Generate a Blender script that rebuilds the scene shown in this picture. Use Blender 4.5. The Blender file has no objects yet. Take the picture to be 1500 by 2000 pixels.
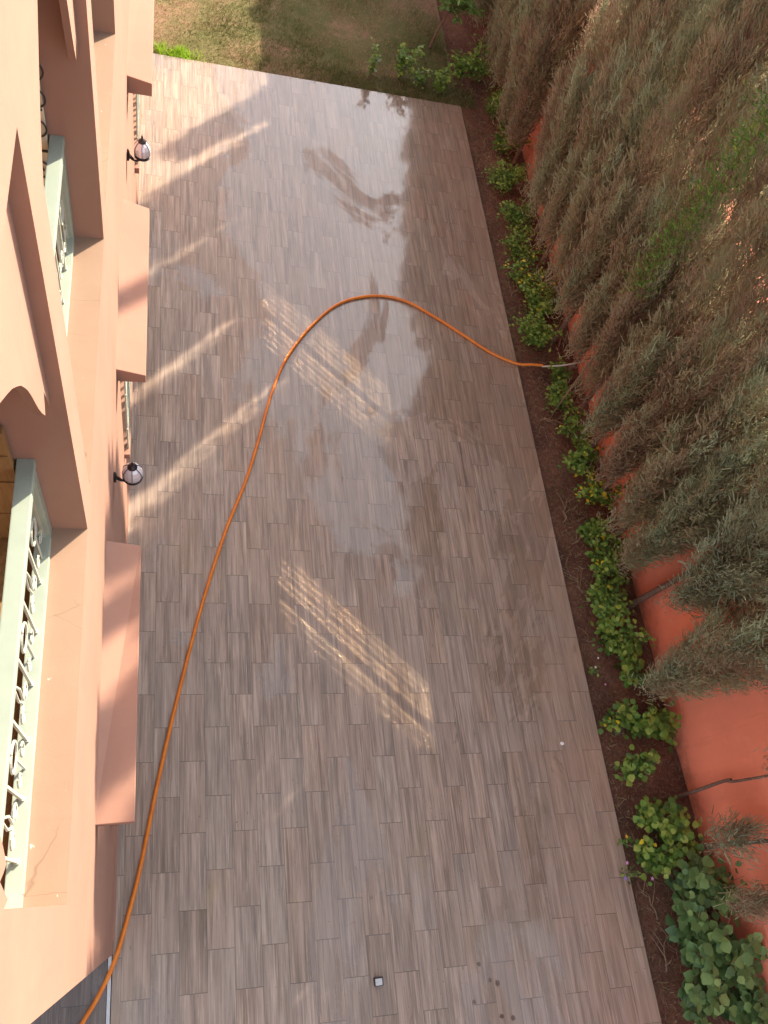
import bpy, math, random
import numpy as np
from mathutils import Vector, Matrix

random.seed(7)
rng = np.random.default_rng(7)
R = math.radians
scene = bpy.context.scene
col = scene.collection

# ------------------------------------------------------------------ camera
cam_d = bpy.data.cameras.new("camera")
cam = bpy.data.objects.new("camera", cam_d)
col.objects.link(cam)
cam_d.sensor_fit = 'HORIZONTAL'
cam_d.sensor_width = 36.0
cam_d.lens = 36.0 * 1514.0 / 1500.0
cam_d.clip_start = 0.05
cam_d.clip_end = 500.0
dY = Vector((-394, -3272, 1514)).normalized()
dD = Vector((-452, 755, 1514)).normalized()
dD = (dD - dY * dD.dot(dY)).normalized()
dU = -dD
dX = dY.cross(dU)
if dX.x < 0:
    dX = -dX
# columns: camera right, up, back expressed in world axes
right = Vector((dX.x, dY.x, dU.x))
up = -Vector((dX.y, dY.y, dU.y))
back = -Vector((dX.z, dY.z, dU.z))
cam.matrix_world = Matrix(((right.x, up.x, back.x, 0.274),
                           (right.y, up.y, back.y, 0.0),
                           (right.z, up.z, back.z, 6.8),
                           (0, 0, 0, 1)))
scene.camera = cam

# ------------------------------------------------------------------ world, sun, exposure
SUN_EL, SUN_AZ = R(27.0), R(45.5)          # azimuth measured from +X towards +Y
world = bpy.data.worlds.new("World")
scene.world = world
world.use_nodes = True
wn = world.node_tree.nodes
wl = world.node_tree.links
wn.clear()
sky = wn.new('ShaderNodeTexSky')
sky.sky_type = 'NISHITA'
sky.sun_disc = False
sky.sun_elevation = SUN_EL
sky.sun_rotation = math.pi / 2 - SUN_AZ
sky.air_density = 1.0
sky.dust_density = 2.0
sky.ozone_density = 1.0
bg = wn.new('ShaderNodeBackground')
bg.inputs['Strength'].default_value = 0.135
wo = wn.new('ShaderNodeOutputWorld')
hs_ = wn.new('ShaderNodeHueSaturation'); hs_.inputs['Saturation'].default_value = 0.28
wl.new(sky.outputs[0], hs_.inputs['Color'])
wl.new(hs_.outputs[0], bg.inputs[0])
wl.new(bg.outputs[0], wo.inputs[0])

sun_d = bpy.data.lights.new("sun", 'SUN')
sun_d.energy = 4.3
sun_d.angle = R(0.5)
sun_d.color = (1.0, 0.85, 0.63)
sun = bpy.data.objects.new("sun", sun_d)
col.objects.link(sun)
sdir = Vector((math.cos(SUN_EL) * math.cos(SUN_AZ), math.cos(SUN_EL) * math.sin(SUN_AZ), math.sin(SUN_EL)))
sun.rotation_euler = sdir.to_track_quat('Z', 'Y').to_euler()
sun.location = (10, 10, 10)

vs = scene.view_settings
vs.view_transform = 'Standard'
vs.look = 'None'
vs.exposure = 1.7
vs.gamma = 1.0

# path guiding finds the sunlight mirrored onto the terrace by the window panes
cyc = scene.cycles
cyc.use_guiding = True
cyc.use_surface_guiding = True
cyc.guiding_training_samples = 128
cyc.blur_glossy = 0.05
cyc.sample_clamp_indirect = 0
cyc.caustics_reflective = True
cyc.max_bounces = 8

# ------------------------------------------------------------------ helpers
def tag(o, label=None, cat=None, group=None, kind=None):
    if label: o['label'] = label
    if cat: o['category'] = cat
    if group: o['group'] = group
    if kind: o['kind'] = kind
    return o

def empty(name, loc=(0, 0, 0), rz=0.0, parent=None):
    o = bpy.data.objects.new(name, None)
    o.empty_display_size = 0.1
    col.objects.link(o)
    o.location = loc
    o.rotation_euler = (0, 0, rz)
    if parent: o.parent = parent
    return o

def mesh_obj(name, verts, faces, mat, parent=None, smooth=False, attr=None):
    me = bpy.data.meshes.new(name)
    me.from_pydata([tuple(v) for v in verts], [], [tuple(f) for f in faces])
    if mat: me.materials.append(mat)
    if smooth:
        me.polygons.foreach_set('use_smooth', [True] * len(me.polygons))
    me.update()
    o = bpy.data.objects.new(name, me)
    col.objects.link(o)
    if parent: o.parent = parent
    return o

def np_mesh(name, V, F, mat, tint=None, smooth=False):
    """V (n,3), F (m,k) with one k; tint (m,) per face."""
    me = bpy.data.meshes.new(name)
    n, m, k = len(V), len(F), F.shape[1]
    me.vertices.add(n)
    me.vertices.foreach_set('co', V.astype(np.float32).ravel())
    me.loops.add(m * k)
    me.loops.foreach_set('vertex_index', F.astype(np.int32).ravel())
    me.polygons.add(m)
    me.polygons.foreach_set('loop_start', np.arange(0, m * k, k, dtype=np.int32))
    me.polygons.foreach_set('loop_total', np.full(m, k, dtype=np.int32))
    if smooth: me.polygons.foreach_set('use_smooth', np.ones(m, dtype=bool))
    if tint is not None:
        a = me.attributes.new('tint', 'FLOAT', 'FACE')
        a.data.foreach_set('value', tint.astype(np.float32))
    me.materials.append(mat)
    me.update(calc_edges=True)
    return me

def link_mesh(name, me, parent=None):
    o = bpy.data.objects.new(name, me)
    col.objects.link(o)
    if parent: o.parent = parent
    return o

class MB:
    def __init__(s): s.v = []; s.f = []
    def add(s, vs_, fs_):
        b = len(s.v); s.v += [tuple(v) for v in vs_]; s.f += [tuple(i + b for i in f) for f in fs_]
    def box(s, x0, x1, y0, y1, z0, z1, bev=0.0):
        if bev <= 0:
            v = [(x0,y0,z0),(x1,y0,z0),(x1,y1,z0),(x0,y1,z0),(x0,y0,z1),(x1,y0,z1),(x1,y1,z1),(x0,y1,z1)]
            s.add(v, [(0,3,2,1),(4,5,6,7),(0,1,5,4),(1,2,6,5),(2,3,7,6),(3,0,4,7)])
            return
        import bmesh
        bm = bmesh.new()
        bmesh.ops.create_cube(bm, size=1.0)
        for v in bm.verts:
            v.co = Vector(((x0+x1)/2 + v.co.x*(x1-x0), (y0+y1)/2 + v.co.y*(y1-y0), (z0+z1)/2 + v.co.z*(z1-z0)))
        bmesh.ops.bevel(bm, geom=list(bm.edges), offset=bev, segments=2, affect='EDGES', profile=0.7)
        bm.verts.index_update()
        s.add([v.co[:] for v in bm.verts], [[v.index for v in f.verts] for f in bm.faces])
        bm.free()
    def tube(s, pts, rad, seg=8, cap=True):
        P = [Vector(p) for p in pts]
        n = len(P)
        rads = rad if hasattr(rad, '__len__') else [rad] * n
        t0 = (P[1] - P[0]).normalized()
        nrm = t0.orthogonal().normalized()
        rings = []
        for i in range(n):
            t = (P[min(i+1, n-1)] - P[max(i-1, 0)]).normalized()
            nrm = (nrm - t * nrm.dot(t))
            if nrm.length < 1e-6: nrm = t.orthogonal()
            nrm.normalize()
            b = t.cross(nrm)
            rings.append([P[i] + (nrm * math.cos(2*math.pi*k/seg) + b * math.sin(2*math.pi*k/seg)) * rads[i] for k in range(seg)])
        vs_ = [v for r in rings for v in r]
        fs_ = []
        for i in range(n - 1):
            for k in range(seg):
                a = i*seg + k; b2 = i*seg + (k+1) % seg
                fs_.append((a, b2, b2 + seg, a + seg))
        if cap:
            fs_.append(tuple(reversed(range(seg))))
            fs_.append(tuple((n-1)*seg + k for k in range(seg)))
        s.add(vs_, fs_)
    def lathe(s, prof, c, seg=16):
        """prof list of (r, z) about centre c, axis z"""
        vs_ = []
        for r, z in prof:
            for k in range(seg):
                a = 2*math.pi*k/seg
                vs_.append((c[0] + r*math.cos(a), c[1] + r*math.sin(a), c[2] + z))
        fs_ = []
        for i in range(len(prof) - 1):
            for k in range(seg):
                fs_.append((i*seg+k, i*seg+(k+1) % seg, (i+1)*seg+(k+1) % seg, (i+1)*seg+k))
        s.add(vs_, fs_)
    def build(s, name, mat, parent=None, smooth=False):
        return mesh_obj(name, s.v, s.f, mat, parent, smooth)

def catmull(pts, n=8):
    P = [Vector(p) for p in pts]
    P = [P[0]*2 - P[1]] + P + [P[-1]*2 - P[-2]]
    out = []
    for i in range(1, len(P) - 2):
        for k in range(n):
            t = k / n
            a, b, c, d = P[i-1], P[i], P[i+1], P[i+2]
            out.append(0.5 * ((2*b) + (c - a)*t + (2*a - 5*b + 4*c - d)*t*t + (3*b - a - 3*c + d)*t**3))
    out.append(P[-2])
    return out

# ------------------------------------------------------------------ materials
class N:
    def __init__(s, name):
        s.m = bpy.data.materials.new(name); s.m.use_nodes = True
        s.t = s.m.node_tree; s.t.nodes.clear()
        s.out = s.t.nodes.new('ShaderNodeOutputMaterial')
    def n(s, typ, **kw):
        o = s.t.nodes.new(typ)
        for k, v in kw.items(): setattr(o, k, v)
        return o
    def l(s, a, b): s.t.links.new(a, b)
    def put(s, sock, v):
        if isinstance(v, bpy.types.NodeSocket): s.l(v, sock)
        else: sock.default_value = v
    def math(s, op, a, b=None, c=None, clamp=False):
        o = s.n('ShaderNodeMath', operation=op); o.use_clamp = clamp
        s.put(o.inputs[0], a)
        if b is not None: s.put(o.inputs[1], b)
        if c is not None: s.put(o.inputs[2], c)
        return o.outputs[0]
    def mix(s, f, a, b, blend='MIX'):
        o = s.n('ShaderNodeMix', data_type='RGBA', blend_type=blend)
        s.put(o.inputs[0], f); s.put(o.inputs[6], a); s.put(o.inputs[7], b)
        return o.outputs[2]
    def ramp(s, f, stops, interp='LINEAR'):
        o = s.n('ShaderNodeValToRGB'); o.color_ramp.interpolation = interp
        while len(o.color_ramp.elements) < len(stops): o.color_ramp.elements.new(0.5)
        for e, (p, c) in zip(o.color_ramp.elements, stops):
            e.position = p; e.color = c if len(c) == 4 else (*c, 1)
        s.put(o.inputs[0], f)
        return o.outputs[0]
    def noise(s, vec, scale, detail=3, rough=0.55, dist=0.0):
        o = s.n('ShaderNodeTexNoise')
        s.put(o.inputs['Vector'], vec)
        o.inputs['Scale'].default_value = scale
        o.inputs['Detail'].default_value = detail
        o.inputs['Roughness'].default_value = rough
        o.inputs['Distortion'].default_value = dist
        return o.outputs[0]
    def mapr(s, v, a, b, c, d):
        o = s.n('ShaderNodeMapRange'); o.clamp = True
        s.put(o.inputs[0], v)
        for i, x in enumerate((a, b, c, d)): o.inputs[i+1].default_value = x
        return o.outputs[0]
    def geo(s): return s.n('ShaderNodeNewGeometry').outputs['Position']
    def objc(s): return s.n('ShaderNodeTexCoord').outputs['Object']
    def scale(s, vec, sc):
        o = s.n('ShaderNodeVectorMath', operation='MULTIPLY')
        s.put(o.inputs[0], vec); o.inputs[1].default_value = sc
        return o.outputs[0]
    def bump(s, h, st, dist=0.01):
        o = s.n('ShaderNodeBump'); o.inputs['Strength'].default_value = st; o.inputs['Distance'].default_value = dist
        s.put(o.inputs['Height'], h)
        return o.outputs[0]
    def bsdf(s, color, rough=0.6, normal=None, spec=0.5, metal=0.0, coat=0.0):
        p = s.n('ShaderNodeBsdfPrincipled')
        s.put(p.inputs['Base Color'], color if isinstance(color, bpy.types.NodeSocket) else (*color, 1))
        s.put(p.inputs['Roughness'], rough)
        s.put(p.inputs['Specular IOR Level'], spec)
        p.inputs['Metallic'].default_value = metal
        p.inputs['Coat Weight'].default_value = coat
        if normal: s.l(normal, p.inputs['Normal'])
        s.l(p.outputs[0], s.out.inputs[0])
        return p

def simple(name, c, rough=0.6, var=0.12, scale=20, bump=0.1, metal=0.0, spec=0.5):
    m = N(name)
    p = m.geo()
    f = m.noise(p, scale, 4)
    dark = tuple(x * (1 - var) for x in c); light = tuple(min(1, x * (1 + var)) for x in c)
    m.bsdf(m.ramp(f, [(0.3, dark), (0.7, light)]), rough, m.bump(f, bump, 0.004), spec, metal)
    return m.m

def plaster_mat(name, c, crack=False, old=False):
    m = N(name)
    p = m.geo()
    big = m.noise(p, 1.3, 4, 0.6)
    fine = m.noise(p, 160, 3, 0.6)
    mid = m.noise(m.scale(p, (8, 8, 1.2)), 1.6, 4, 0.65)
    c0 = tuple(x * 0.90 for x in c); c1 = tuple(min(1, x * 1.06) for x in c)
    colr = m.ramp(big, [(0.3, c0), (0.7, c1)])
    colr = m.mix(m.mapr(mid, 0.35, 0.8, 0, 0.14), colr, (c[0]*0.78, c[1]*0.74, c[2]*0.74, 1))
    # drip marks and dusty blotches
    drip = m.noise(m.scale(p, (1, 11, 0.7)), 1.5, 5, 0.7)
    colr = m.mix(m.mapr(drip, 0.55, 0.78, 0, 0.30 if old else 0.16), colr, (c[0]*0.62, c[1]*0.60, c[2]*0.62, 1))
    blot = m.noise(p, 5.5, 5, 0.7, 0.6)
    colr = m.mix(m.mapr(blot, 0.52, 0.75, 0, 0.35 if old else 0.14), colr, (min(1, c[0]*1.12), min(1, c[1]*1.35), min(1, c[2]*1.45), 1))
    if old:
        zz = m.n('ShaderNodeSeparateXYZ'); m.l(p, zz.inputs[0])
        sp_ = m.math('ADD', m.mapr(zz.outputs[2], -0.1, 0.32, 1, 0), m.math('MULTIPLY', m.math('SUBTRACT', m.noise(p, 9, 4), 0.5), 1.1))
        colr = m.mix(m.mapr(sp_, 0.45, 0.9, 0, 0.6), colr, (0.24, 0.10, 0.06, 1))
    h = m.math('ADD', m.math('MULTIPLY', fine, 0.5), m.math('MULTIPLY', m.noise(p, 28, 3), 0.5))
    if crack:
        # hairline cracks running across the ledge
        v = m.n('ShaderNodeTexVoronoi', feature='DISTANCE_TO_EDGE')
        wv = m.n('ShaderNodeVectorMath', operation='ADD')
        m.l(m.scale(p, (0.25, 1.0, 1.0)), wv.inputs[0])
        nn = m.n('ShaderNodeTexNoise'); m.l(p, nn.inputs['Vector']); nn.inputs['Scale'].default_value = 9
        m.l(m.scale(nn.outputs['Color'], (0.05, 0.05, 0.0)), wv.inputs[1])
        m.l(wv.outputs[0], v.inputs['Vector']); v.inputs['Scale'].default_value = 2.6
        ck = m.math('MULTIPLY', m.mapr(v.outputs[0], 0.0, 0.004, 0.45, 0.0), m.mapr(m.noise(p, 2.3, 2), 0.48, 0.56, 0, 1))
        colr = m.mix(ck, colr, (c[0]*0.35, c[1]*0.3, c[2]*0.28, 1))
        sp = m.mapr(m.noise(m.scale(p,(1,0.5,1)), 30, 2), 0.755, 0.78, 0, 0.6)
        colr = m.mix(sp, colr, (0.75, 0.65, 0.55, 1))
    m.bsdf(colr, 0.85, m.bump(h, 0.25, 0.003), 0.25)
    return m.m

M_PLASTER = plaster_mat('salmon_plaster', (0.33, 0.186, 0.143))
M_LEDGE = plaster_mat('ledge_plaster', (0.31, 0.205, 0.148), crack=True)
M_REDWALL = plaster_mat('terracotta_wall_paint', (0.86, 0.252, 0.155), old=True)
M_SAGE = simple('sage_painted_metal', (0.31, 0.365, 0.315), 0.42, 0.06, 8, 0.05)
M_IRON = simple('pale_painted_iron', (0.42, 0.45, 0.39), 0.45, 0.1, 30, 0.1)
M_DARK = simple('dark_bronze_metal', (0.045, 0.035, 0.04), 0.35, 0.2, 40, 0.1, 0.6)
M_BLACKIRON = simple('black_iron', (0.03, 0.03, 0.028), 0.5, 0.2, 40, 0.1)
M_TRUNK = simple('conifer_bark', (0.17, 0.10, 0.075), 0.9, 0.35, 45, 0.8)
M_STEM = simple('shrub_stem_bark', (0.20, 0.13, 0.08), 0.8, 0.3, 60, 0.3)
M_STRIP = simple('pale_metal_strip', (0.5, 0.52, 0.55), 0.4, 0.1, 30, 0.05)
M_CREAM = simple('cream_shutter_paint', (0.60, 0.53, 0.40), 0.6, 0.12, 12, 0.1)
M_WAND = simple('grey_wand_metal', (0.45, 0.42, 0.38), 0.4, 0.1, 30, 0.05)

def wood_mat():
    m = N('brown_shutter_wood')
    p = m.geo()
    g = m.noise(m.scale(p, (20, 20, 2)), 3, 4, 0.6)
    br = m.math('FRACT', m.math('MULTIPLY', m.n('ShaderNodeSeparateXYZ').outputs[2], 1.0))
    m.bsdf(m.ramp(g, [(0.3, (0.20, 0.105, 0.04)), (0.7, (0.32, 0.18, 0.07))]), 0.5, m.bump(g, 0.2, 0.004))
    return m.m
M_WOOD = wood_mat()

def hose_mat():
    m = N('orange_hose_rubber')
    p = m.geo()
    f = m.noise(p, 14, 3)
    m.bsdf(m.ramp(f, [(0.3, (0.60, 0.155, 0.012)), (0.7, (0.74, 0.22, 0.02))]), 0.38, m.bump(m.noise(p, 150, 2), 0.15, 0.002))
    return m.m
M_HOSE = hose_mat()

def glass_mat():
    m = N('mirrored_window_glass')
    m.bsdf((0.93, 0.88, 0.72), 0.035, None, 0.5, 1.0)
    return m.m
M_GLASS = glass_mat()

def lampglass_mat():
    m = N('lamp_frosted_glass')
    m.bsdf((0.70, 0.66, 0.74), 0.14, None, 0.9, 0.15, 1.0)
    return m.m
M_LAMPGLASS = lampglass_mat()

STAINS = []   # (x, y, radius) filled below from where the drips lie on the deck

def deck_mat(name, dark=False):
    m = N(name)
    TW, TL = 0.204, 0.549
    p = m.geo()
    sx = m.n('ShaderNodeSeparateXYZ'); m.l(p, sx.inputs[0])
    X, Y = sx.outputs[0], sx.outputs[1]
    u = m.math('DIVIDE', m.math('SUBTRACT', X, 1.083), TW)
    ci = m.math('FLOOR', u)
    uf = m.math('SUBTRACT', u, ci)
    par = m.math('ABSOLUTE', m.math('MODULO', ci, 2.0))
    ysh = m.math('ADD', Y, m.math('MULTIPLY', m.math('SUBTRACT', X, 1.083), 0.045))
    v = m.math('ADD', m.math('DIVIDE', m.math('SUBTRACT', ysh, 0.136), TL), m.math('MULTIPLY', par, 0.5))
    ri = m.math('FLOOR', v)
    vf = m.math('SUBTRACT', v, ri)
    cmb = m.n('ShaderNodeCombineXYZ'); m.l(ci, cmb.inputs[0]); m.l(ri, cmb.inputs[1])
    wn_ = m.n('ShaderNodeTexWhiteNoise', noise_dimensions='3D'); m.l(cmb.outputs[0], wn_.inputs['Vector'])
    rnd = wn_.outputs['Value']; rcol = wn_.outputs['Color']
    # grain coordinates shifted per tile
    off = m.n('ShaderNodeVectorMath', operation='MULTIPLY_ADD')
    m.l(rcol, off.inputs[0]); off.inputs[1].default_value = (7.0, 13.0, 5.0); m.l(p, off.inputs[2])
    gp = off.outputs[0]
    g1 = m.noise(m.scale(gp, (22, 1.1, 1)), 1.0, 5, 0.62, 0.35)
    g2 = m.noise(m.scale(gp, (95, 2.6, 1)), 1.0, 4, 0.6, 0.25)
    g3 = m.noise(m.scale(gp, (9, 0.5, 1)), 1.0, 3, 0.5, 0.6)
    kn = m.noise(m.scale(gp, (14, 5, 1)), 1.0, 2, 0.5, 1.6)
    a = (0.220, 0.160, 0.128); b = (0.345, 0.256, 0.208); c = (0.53, 0.42, 0.35); d = (0.10, 0.072, 0.062)
    base = m.ramp(g1, [(0.22, d), (0.40, a), (0.55, b), (0.78, c)])
    base = m.mix(m.mapr(g2, 0.54, 0.68, 0, 0.75), base, (*c, 1))
    base = m.mix(m.mapr(g2, 0.46, 0.30, 0, 0.65), base, (*d, 1))
    base = m.mix(m.mapr(g3, 0.35, 0.7, 0.0, 0.4), base, (0.25, 0.205, 0.178, 1))
    base = m.mix(m.mapr(kn, 0.70, 0.80, 0, 0.55), base, (0.07, 0.05, 0.045, 1))
    tone = m.mapr(rnd, 0, 1, 0.94, 1.06)
    hv = m.n('ShaderNodeHueSaturation'); m.l(base, hv.inputs['Color']); m.l(tone, hv.inputs['Value'])
    wn2 = m.n('ShaderNodeSeparateXYZ'); m.l(rcol, wn2.inputs[0])
    m.l(m.mapr(wn2.outputs[1], 0, 1, 0.88, 1.12), hv.inputs['Saturation'])
    base = hv.outputs[0]
    # dusty film, uneven over metres
    film = m.noise(p, 0.9, 4, 0.6, 0.4)
    base = m.mix(m.mapr(film, 0.42, 0.68, 0.0, 0.28), base, (0.33, 0.25, 0.20, 1))
    # rusty earth on the strip beside the bed, lightened against the dark hedge reflection
    edge = m.math('ADD', m.mapr(X, 2.9, 4.35, 0, 1), m.math('MULTIPLY', m.math('SUBTRACT', m.noise(p, 2.2, 4), 0.5), 1.6))
    base = m.mix(m.mapr(edge, 0.35, 1.2, 0.0, 0.5), base, (0.41, 0.262, 0.185, 1))
    # yellowish water marks
    ym = m.noise(m.scale(p, (1.4, 0.7, 1)), 1.6, 5, 0.65, 0.8)
    base = m.mix(m.mapr(ym, 0.60, 0.74, 0, 0.40), base, (0.28, 0.215, 0.125, 1))
    # specks
    spk = m.noise(p, 55, 1, 0.3)
    base = m.mix(m.mapr(spk, 0.775, 0.80, 0, 0.8), base, (0.05, 0.04, 0.035, 1))
    # drip stains
    for (qx, qy, r) in STAINS:
        dn = m.n('ShaderNodeVectorMath', operation='DISTANCE')
        m.l(p, dn.inputs[0]); dn.inputs[1].default_value = (qx, qy, 0)
        dd = m.math('ADD', dn.outputs['Value'], m.math('MULTIPLY', m.math('SUBTRACT', m.noise(p, 60, 2), 0.5), r*1.2))
        base = m.mix(m.mapr(dd, r*0.75, r*1.15, 0.9, 0), base, (0.085, 0.038, 0.02, 1))
    # grout
    ex = m.math('MULTIPLY', m.math('MINIMUM', uf, m.math('SUBTRACT', 1.0, uf)), TW)
    ey = m.math('MULTIPLY', m.math('MINIMUM', vf, m.math('SUBTRACT', 1.0, vf)), TL)
    ed = m.math('MINIMUM', m.math('MULTIPLY', ex, 1.5), ey)
    gr = m.mapr(ed, 0.0016, 0.0034, 1.0, 0.0)
    gcol = m.mix(m.mapr(m.noise(p, 2.5, 2), 0.4, 0.6, 0, 1), (0.10, 0.085, 0.08, 1), (0.055, 0.042, 0.038, 1))
    base = m.mix(m.math('MULTIPLY', gr, 0.7), base, gcol)
    # wet film: glossier where water still lies
    wet = m.noise(m.scale(p, (0.9, 0.45, 1)), 1.0, 5, 0.62, 0.7)
    wetx = m.math('MULTIPLY', m.mapr(X, 0.6, 2.0, 0.0, 1.0), m.mapr(Y, 0, 8.5, -0.045, 0.23))
    wm = m.mapr(m.math('ADD', wet, wetx), 0.54, 0.585, 0.0, 1.0)
    base = m.mix(m.math('MULTIPLY', wm, 0.22), base, (0.14, 0.095, 0.075, 1))
    rough = m.math('SUBTRACT', m.mapr(m.noise(p, 7, 3), 0.3, 0.7, 0.36, 0.50), m.math('MULTIPLY', wm, 0.27))
    h = m.math('SUBTRACT', m.math('ADD', m.math('MULTIPLY', g2, 0.35), m.math('MULTIPLY', rnd, 0.25)), m.math('MULTIPLY', gr, 1.0))
    hb = m.bump(m.math('ADD', h, m.math('MULTIPLY', m.noise(p, 3.2, 2), 0.5)), 0.12, 0.004)
    if dark:  # shade beside the house put into the colour: same tiles, darker and bluer
        base = m.mix(0.55, base, (0.035, 0.045, 0.06, 1))
    pr = m.bsdf(base, rough, hb, 0.5, 0.0, 0.0)
    m.l(m.math('MULTIPLY', wm, 1.0), pr.inputs['Coat Weight'])
    pr.inputs['Coat Roughness'].default_value = 0.05
    return m.m

def soil_mat():
    m = N('red_brown_soil')
    p = m.geo()
    a = m.noise(p, 2.2, 5, 0.65, 0.4); b = m.noise(p, 26, 5, 0.7); c = m.noise(p, 110, 3, 0.6)
    base = m.ramp(a, [(0.3, (0.13, 0.062, 0.045)), (0.55, (0.22, 0.105, 0.07)), (0.75, (0.31, 0.165, 0.105))])
    base = m.mix(m.mapr(b, 0.42, 0.7, 0, 0.6), base, (0.055, 0.03, 0.022, 1))
    base = m.mix(m.mapr(c, 0.62, 0.75, 0, 0.5), base, (0.33, 0.20, 0.13, 1))
    h = m.math('ADD', b, m.math('MULTIPLY', c, 0.6))
    m.bsdf(base, 0.95, m.bump(h, 0.9, 0.03), 0.2)
    return m.m
M_SOIL = soil_mat()

def lawn_mat():
    m = N('patchy_dry_lawn')
    p = m.geo()
    a = m.noise(p, 0.9, 5, 0.65, 0.5); b = m.noise(m.scale(p, (1, 1, 1)), 24, 5, 0.7); c = m.noise(p, 120, 3, 0.6)
    base = m.ramp(a, [(0.34, (0.13, 0.15, 0.05)), (0.50, (0.22, 0.19, 0.09)), (0.60, (0.36, 0.23, 0.15)), (0.8, (0.42, 0.26, 0.17))])
    base = m.mix(m.mapr(b, 0.45, 0.7, 0, 0.45), base, (0.10, 0.11, 0.04, 1))
    base = m.mix(m.mapr(c, 0.58, 0.75, 0, 0.5), base, (0.34, 0.26, 0.17, 1))
    m.bsdf(base, 0.95, m.bump(m.math('ADD', b, c), 0.9, 0.03), 0.2)
    return m.m
M_LAWN = lawn_mat()

def foliage_mat(name, stops, trans=0.3, rough=0.6, objvar=0.25):
    """tint attribute picks the colour of each leaf; Object Info adds a difference from plant to plant"""
    m = N(name)
    a = m.n('ShaderNodeAttribute', attribute_name='tint')
    oi = m.n('ShaderNodeObjectInfo')
    f = m.math('ADD', a.outputs['Fac'], m.math('MULTIPLY', m.math('SUBTRACT', oi.outputs['Random'], 0.5), objvar))
    c = m.ramp(f, stops)
    p = m.n('ShaderNodeBsdfPrincipled')
    m.l(c, p.inputs['Base Color']); p.inputs['Roughness'].default_value = rough
    p.inputs['Specular IOR Level'].default_value = 0.35
    t = m.n('ShaderNodeBsdfTranslucent'); m.l(c, t.inputs[0])
    mx = m.n('ShaderNodeMixShader'); mx.inputs[0].default_value = trans
    m.l(p.outputs[0], mx.inputs[1]); m.l(t.outputs[0], mx.inputs[2])
    m.l(mx.outputs[0], m.out.inputs[0])
    return m.m

M_CONIFER = foliage_mat('conifer_foliage', [(0.0, (0.29, 0.19, 0.135)), (0.28, (0.42, 0.315, 0.215)), (0.52, (0.41, 0.365, 0.235)), (0.76, (0.31, 0.34, 0.20)), (1.0, (0.42, 0.48, 0.33))], 0.45, 0.75, 0.35)
M_SAGECON = foliage_mat('grey_green_foliage', [(0.0, (0.24, 0.16, 0.11)), (0.35, (0.28, 0.27, 0.16)), (0.7, (0.32, 0.37, 0.26)), (1.0, (0.48, 0.54, 0.38))], 0.42, 0.7, 0.2)
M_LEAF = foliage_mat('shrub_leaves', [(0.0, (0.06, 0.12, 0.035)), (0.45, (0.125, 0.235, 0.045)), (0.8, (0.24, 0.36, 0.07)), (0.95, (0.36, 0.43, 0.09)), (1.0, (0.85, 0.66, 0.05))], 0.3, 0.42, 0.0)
M_BIGLEAF = foliage_mat('round_leaves', [(0.0, (0.07, 0.13, 0.055)), (0.5, (0.14, 0.25, 0.085)), (0.85, (0.22, 0.35, 0.12)), (1.0, (0.32, 0.43, 0.14))], 0.25, 0.42, 0.0)
M_GRASS = foliage_mat('grass_blades', [(0.0, (0.075, 0.105, 0.03)), (0.4, (0.15, 0.165, 0.05)), (0.7, (0.34, 0.25, 0.14)), (1.0, (0.46, 0.33, 0.21))], 0.3, 0.6, 0.0)
M_LIME = foliage_mat('lime_grass', [(0.0, (0.14, 0.30, 0.012)), (1.0, (0.36, 0.58, 0.03))], 0.4, 0.5, 0.0)
M_TWIG = simple('dry_twigs', (0.24, 0.16, 0.10), 0.9, 0.4, 30, 0.3)

# ------------------------------------------------------------------ setting: ground
def grid_sheet(name, x0, x1, y0, y1, z, nx, ny, amp, mat):
    xs = np.linspace(x0, x1, nx); ys = np.linspace(y0, y1, ny)
    XX, YY = np.meshgrid(xs, ys)
    Z = z + amp * (np.sin(XX*5.1+1.3*np.sin(YY*3.3)) * np.sin(YY*4.3+np.sin(XX*6.1)) + 0.5*np.sin(XX*13+YY*9)*np.sin(YY*15-XX*7))
    V = np.stack([XX, YY, Z], -1).reshape(-1, 3)
    idx = np.arange(nx*ny).reshape(ny, nx)
    F = np.stack([idx[:-1, :-1], idx[:-1, 1:], idx[1:, 1:], idx[1:, :-1]], -1).reshape(-1, 4)
    me = np_mesh(name, V, F, mat, smooth=True)
    return link_mesh(name, me)

STAINS[:] = [(2.814,-0.765,0.017),(2.891,-0.887,0.016),(2.953,-0.916,0.022),(2.731,-1.016,0.016),(2.946,-1.144,0.018),(3.039,-1.168,0.020)]
M_DECK = deck_mat('wood_look_wet_tiles')
M_DECK_DARK = deck_mat('shade_darkened_tiles', True)

ground = mesh_obj('ground', [(-150, -150, -0.14), (150, -150, -0.14), (150, 150, -0.14), (-150, 150, -0.14)], [(0, 1, 2, 3)], M_LAWN)
tag(ground, kind='structure')
DX, DYF = 4.348, 9.745
mb = MB(); mb.box(0.0, DX, -4.0, DYF, -0.10, 0.0)
deck = mb.build('terrace_paving', M_DECK); tag(deck, kind='structure')
mb = MB(); mb.box(-3.0, -0.034, -4.0, -0.345, -0.10, -0.004)
pav = mb.build('side_paving', M_DECK_DARK); tag(pav, kind='structure')
soil = grid_sheet('soil', DX, 5.3, -4.0, 16.0, -0.055, 40, 420, 0.014, M_SOIL); tag(soil, kind='structure')
lawn = grid_sheet('lawn', -3.0, DX, DYF, 20.0, -0.035, 90, 120, 0.010, M_LAWN); tag(lawn, kind='structure')

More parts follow.
